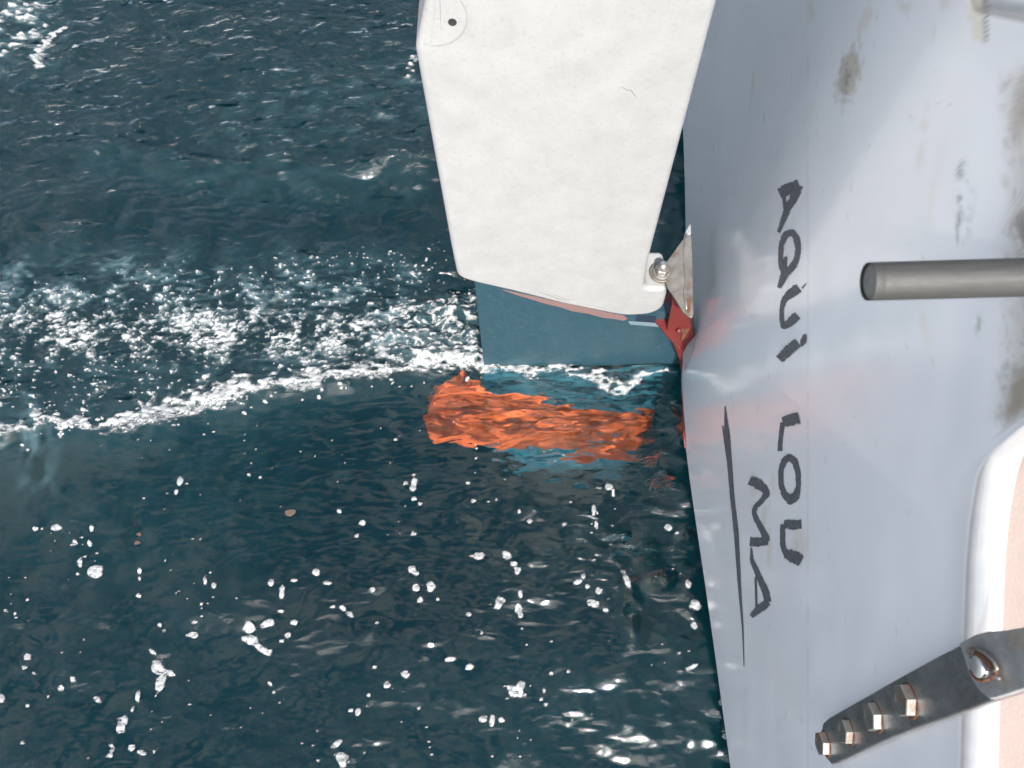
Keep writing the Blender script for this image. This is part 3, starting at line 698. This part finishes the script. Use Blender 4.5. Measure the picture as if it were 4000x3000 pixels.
GZ = .3615
pin = on_z(2585, 1062, GZ)
gud = empty('gudgeon_bracket', (pin[0], pin[1], GZ)); gud['label'] = 'triangular rusty steel bracket with a domed nut, standing off the transom'
def attach_part(o, par):            # par is itself a child of the boat: keep world placement
    o.parent = par; o.matrix_parent_inverse = Matrix.Translation(-(Vector(par['at']))); return o
def subroot(o, par):
    o['at'] = [float(v) for v in o.location]; w_ = Vector(o.location); o.parent = par; o.location = w_-par.location; return o
subroot(gud, boat)
rn = np.linalg.norm(on_z(2585+47, 1062, GZ)-pin)
out_ = [on_z(x, y, GZ) for x, y in ((2701, 917), (2689, 917), (2676, 928), (2662, 942), (2600, 1028))]
a0, a1 = math.radians(95), math.radians(285)
out_ += [np.array([pin[0]+rn*math.cos(a), pin[1]+rn*math.sin(a), GZ]) for a in np.linspace(a0, a1, 16)]
out_ += [on_z(x, y, GZ) for x, y in ((2606, 1118), (2640, 1168), (2672, 1221), (2690, 1234), (2704, 1240), (2709, 1226), (2707, 1120), (2705, 1018))]
bm = bmesh.new(); prism(bm, out_, (0, 0, -.0055)); attach_part(bevel(obj_bm('plate', bm, m_steel), .0012, 2, 30), gud)
# weld bead along the plate and the rust flaking off its forward corner
wl = [(2674, 930), (2673, 960), (2671, 1000), (2673, 1040), (2675, 1060), (2677, 1100), (2673, 1122), (2675, 1150), (2679, 1180), (2682, 1210)]
bm = bmesh.new(); tube(bm, [on_z(x, y, GZ+.0004) for x, y in wl], [.0008, .0010, .0009, .0014, .0012, .0010, .0015, .0026, .0028, .002], 6)
attach_part(obj_bm('weld_bead', bm, m_steel, None, True), gud)
bm = bmesh.new(); prism(bm, [on_z(x, y, GZ+.0008) for x, y in ((2679, 1160), (2688, 1166), (2696, 1180), (2698, 1205), (2690, 1222), (2680, 1210), (2676, 1185))], (0, 0, -.002)); attach_part(obj_bm('rust_patch', bm, m_rust), gud)
R_ = np.linalg.norm(on_z(2585+28, 1062, GZ)-pin)
bm = bmesh.new(); lathe(bm, pin, (0, 0, 1), [(0, .0), (R_*1.35, .0), (R_*1.35, .0022), (R_*1.25, .0028), (0, .0028)], 28); attach_part(obj_bm('washer', bm, m_steel, None, True), gud)
bm = bmesh.new(); lathe(bm, pin, (0, 0, 1), [(0, .0025), (R_*1.0, .0025), (R_*1.04, .004), (R_*1.04, .0125), (R_*.93, .0145), (0, .0145)], 6, .3); attach_part(bevel(obj_bm('hex_nut', bm, m_nut), .0008, 2, 30), gud)
bm = bmesh.new(); lathe(bm, pin, (0, 0, 1), [(R_*.80, .014), (R_*.78, .018), (R_*.66, .0235), (R_*.42, .0265), (0, .0278)], 24); attach_part(obj_bm('domed_cap', bm, m_nut, None, True), gud)
# pin through the head's lug down to the lower red arm
LZ = .205
bm = bmesh.new(); lathe(bm, (pin[0], pin[1], LZ-.01), (0, 0, 1), [(0, 0), (.0075, 0), (.0075, GZ-LZ+.008), (0, GZ-LZ+.008)], 16); attach_part(obj_bm('pintle_pin', bm, m_steel, None, True), gud)
ra_px = [(2612, 1138), (2590, 1180), (2560, 1222), (2552, 1238), (2562, 1256), (2580, 1275), (2604, 1308), (2632, 1338), (2642, 1352), (2656, 1362), (2664, 1330), (2682, 1292), (2700, 1240), (2690, 1160)]
bm = bmesh.new(); prism(bm, [on_z(x, y, LZ) for x, y in ra_px], (0, 0, -.008)); attach_part(bevel(obj_bm('red_arm', bm, m_red), .002, 2, 30), gud)
bm = bmesh.new()
prism(bm, [(.243, pin[1]-.035, GZ-.007), (.252, pin[1]-.035, GZ-.007), (.335, pin[1]-.035, .10), (.340, pin[1]-.035, .05), (.300, pin[1]-.035, .06), (.250, pin[1]-.035, LZ+.002)], (0, .008, 0))
attach_part(bevel(obj_bm('web', bm, m_red), .001, 1, 30), gud)
bm = bmesh.new(); prism(bm, [on_z(x, y, LZ+.003) for x, y in ((2664, 1228), (2688, 1232), (2690, 1250), (2676, 1290), (2666, 1314), (2660, 1290))], (0, 0, -.002)); attach_part(obj_bm('brown_corner', bm, m_brown), gud)
bm = bmesh.new(); prism(bm, [on_z(x, y, LZ+.005) for x, y in ((2694, 1236), (2707, 1238), (2704, 1262), (2690, 1290), (2672, 1322), (2660, 1330), (2664, 1312), (2680, 1280), (2688, 1258))], (0, 0, -.003)); attach_part(obj_bm('rust_patch', bm, m_rust), gud)
for x, y in ((2664, 1232), (2649, 1290)):
    c = on_z(x, y, LZ+.003); bm = bmesh.new(); lathe(bm, c, (.2, -.5, .6), [(0, -.003), (.0048, -.003), (.0048, .006), (.0035, .0075), (0, .008)], 10); attach_part(obj_bm('bolt_end', bm, m_nut if y < 1250 else m_red, None, True), gud)

# chainplate strap bolted to the transom, low in the picture
cpl = empty('chainplate', on_t(3457, 2800)); cpl['label'] = 'dark steel chainplate with four hex bolts and a clevis pin'
subroot(cpl, boat)
nrm = np.array([-1, 0, SL]); nrm /= np.linalg.norm(nrm)
OFF = .010
sp = [(3258, 2961), (3243, 2905), (3241, 2853), (3246, 2824), (3268, 2805), (3553, 2646), (3690, 2572), (3815, 2509), (3880, 2481), (4000, 2466), (4160, 2440), (4160, 2660), (4000, 2716), (3949, 2731), (3842, 2770), (3742, 2806), (3620, 2846), (3496, 2894), (3380, 2948), (3300, 2984), (3280, 2987)]
bm = bmesh.new(); prism(bm, [on_t(x, y, OFF) for x, y in sp], -nrm*.008)
attach_part(bevel(obj_bm('strap', bm, m_strap), .0022, 3, 30), cpl)
ep = [(3814, 2512), (3832, 2560), (3846, 2606), (3866, 2655), (3900, 2702), (3940, 2732), (4000, 2716), (4160, 2665), (4160, 2436), (4000, 2462), (3932, 2466), (3880, 2479)]
bm = bmesh.new(); prism(bm, [on_t(x, y, OFF+.0045) for x, y in ep], -nrm*.0055); attach_part(bevel(obj_bm('fork_ear', bm, m_ear), .0012, 2, 30), cpl)
for (x, y, hpx, tw) in ((3592, 2736, 138, .0), (3460, 2800, 118, .1), (3350, 2857, 104, -.08), (3258, 2905, 98, .05)):
    c = on_t(x, y, OFF); dep = -((c-CC) @ RW)[2]; rr = .47*hpx*dep/FPX
    bm = bmesh.new(); lathe(bm, c-nrm*.0006, nrm, [(rr*1.07, 0), (rr*1.07, .0009), (rr*.95, .0012)], 24); attach_part(obj_bm('rust_ring', bm, m_rust), cpl)
    bm = bmesh.new(); lathe(bm, c, nrm, [(rr, -.0005), (rr, rr*.50), (rr*.93, rr*.58), (rr*.55, rr*.58), (rr*.5, rr*.55), (0, rr*.55)], 6, tw+math.pi/6)
    attach_part(bevel(obj_bm('hex_bolt', bm, m_bolt), .0007, 2, 30), cpl)
c = on_t(3906, 2604, OFF+.005); dep = -((c-CC) @ RW)[2]; rr = 38*dep/FPX*1.1
bm = bmesh.new(); lathe(bm, c, nrm, [(rr, -.001), (rr, .003), (rr*.9, .0042), (rr*.4, .0048), (0, .005)], 28); attach_part(obj_bm('clevis_pin', bm, m_ear, None, True), cpl)
rp = [(3872, 2618), (3880, 2638), (3900, 2654), (3925, 2660), (3948, 2652)]
bm = bmesh.new(); tube(bm, [on_t(x, y, OFF+.0065) for x, y in rp], .0011, 8); attach_part(obj_bm('split_ring', bm, m_rust, None, True), cpl)
rp = [(3880, 2568), (3870, 2556), (3872, 2540), (3888, 2532), (3910, 2537), (3940, 2552), (3975, 2585), (3990, 2612), (3975, 2622), (3962, 2618), (3975, 2640), (4000, 2650)]
bm = bmesh.new(); tube(bm, [on_t(x, y, OFF+.008) for x, y in rp], .0014, 8); attach_part(obj_bm('cotter_wire', bm, m_bolt, None, True), cpl)
rp = [(3884, 2562), (3896, 2552), (3925, 2566), (3952, 2590), (3966, 2620), (3958, 2648)]
bm = bmesh.new(); tube(bm, [on_t(x, y, OFF+.006) for x, y in rp], [.001, .0022, .0028, .0032, .003, .0015], 8); attach_part(obj_bm('rust_patch', bm, m_rust, None, True), cpl)

# the grey tube end reaching in over the stern
TZ = 1.10
a = on_z(3388, 1100, TZ); r_t = 75*(-((a-CC) @ RW)[2])/FPX
tb = empty('metal_tube', tuple(a), 'plain grey metal tube with an open end reaching in over the transom', 'tube')
L_ = 1.3
ta = (math.cos(math.radians(.5)), 0, math.sin(math.radians(.5)))
bm = bmesh.new()
lathe(bm, a, ta, [(r_t*.93, .0006), (r_t*.985, 0), (r_t, .0014), (r_t, .0058), (r_t*.985, .0064), (r_t*.985, .0072), (r_t, .0078), (r_t, .1), (r_t, .3), (r_t, L_)], 40)
put(obj_bm('tube_wall', bm, m_tubm, None, True), tb)
bm = bmesh.new(); lathe(bm, a, ta, [(r_t*.94, .0022), (r_t*.5, .0016), (0, .0014)], 32); m_plug = metal('grey plug', (.17, .165, .155), .6, None, 0, 60, None, 0.0)
put(obj_bm('end_plug', bm, m_plug, None, True), tb)

# bits of leaf adrift on the near water
m_leaf = painted('wet brown leaf', (.06, .042, .03), .5, (.1, .075, .055), .5, None, 90)
def leaf(cx, cy, a, b, rot, label):
    c = on_z(cx, cy, .004); c[2] = HZ[int(np.clip((c[1]-Y0)/DX, 0, NG-1)), int(np.clip((c[0]-X0)/DX, 0, NG-1))]+.0015
    bm = bmesh.new(); pts = []
    for k in range(18):
        th = 2*math.pi*k/18; q = 1+.12*math.sin(3*th+cx)
        x, y = a*q*math.cos(th), b*q*math.sin(th); cr, sr = math.cos(rot), math.sin(rot)
        pts.append((c[0]+x*cr-y*sr, c[1]+x*sr+y*cr, c[2]+.0025*math.sin(th)**2))
    prism(bm, pts, (0, 0, .0012)); o = bevel(obj_bm('floating_leaf', bm, m_leaf), .0005, 1, 30)
    return tag(o, label, 'leaf', 'leaves adrift on the water')
leaf(1131, 2001, .0115, .0075, .1, 'oval grey brown leaf adrift on smooth water, the largest of the leaf scraps')
leaf(530, 2118, .0062, .0040, .2, 'small pale brown leaf scrap drifting alone in the dark water at left')
leaf(538, 2085, .0058, .0035, -.3, 'thin dark brown leaf scrap just behind the small pale one')
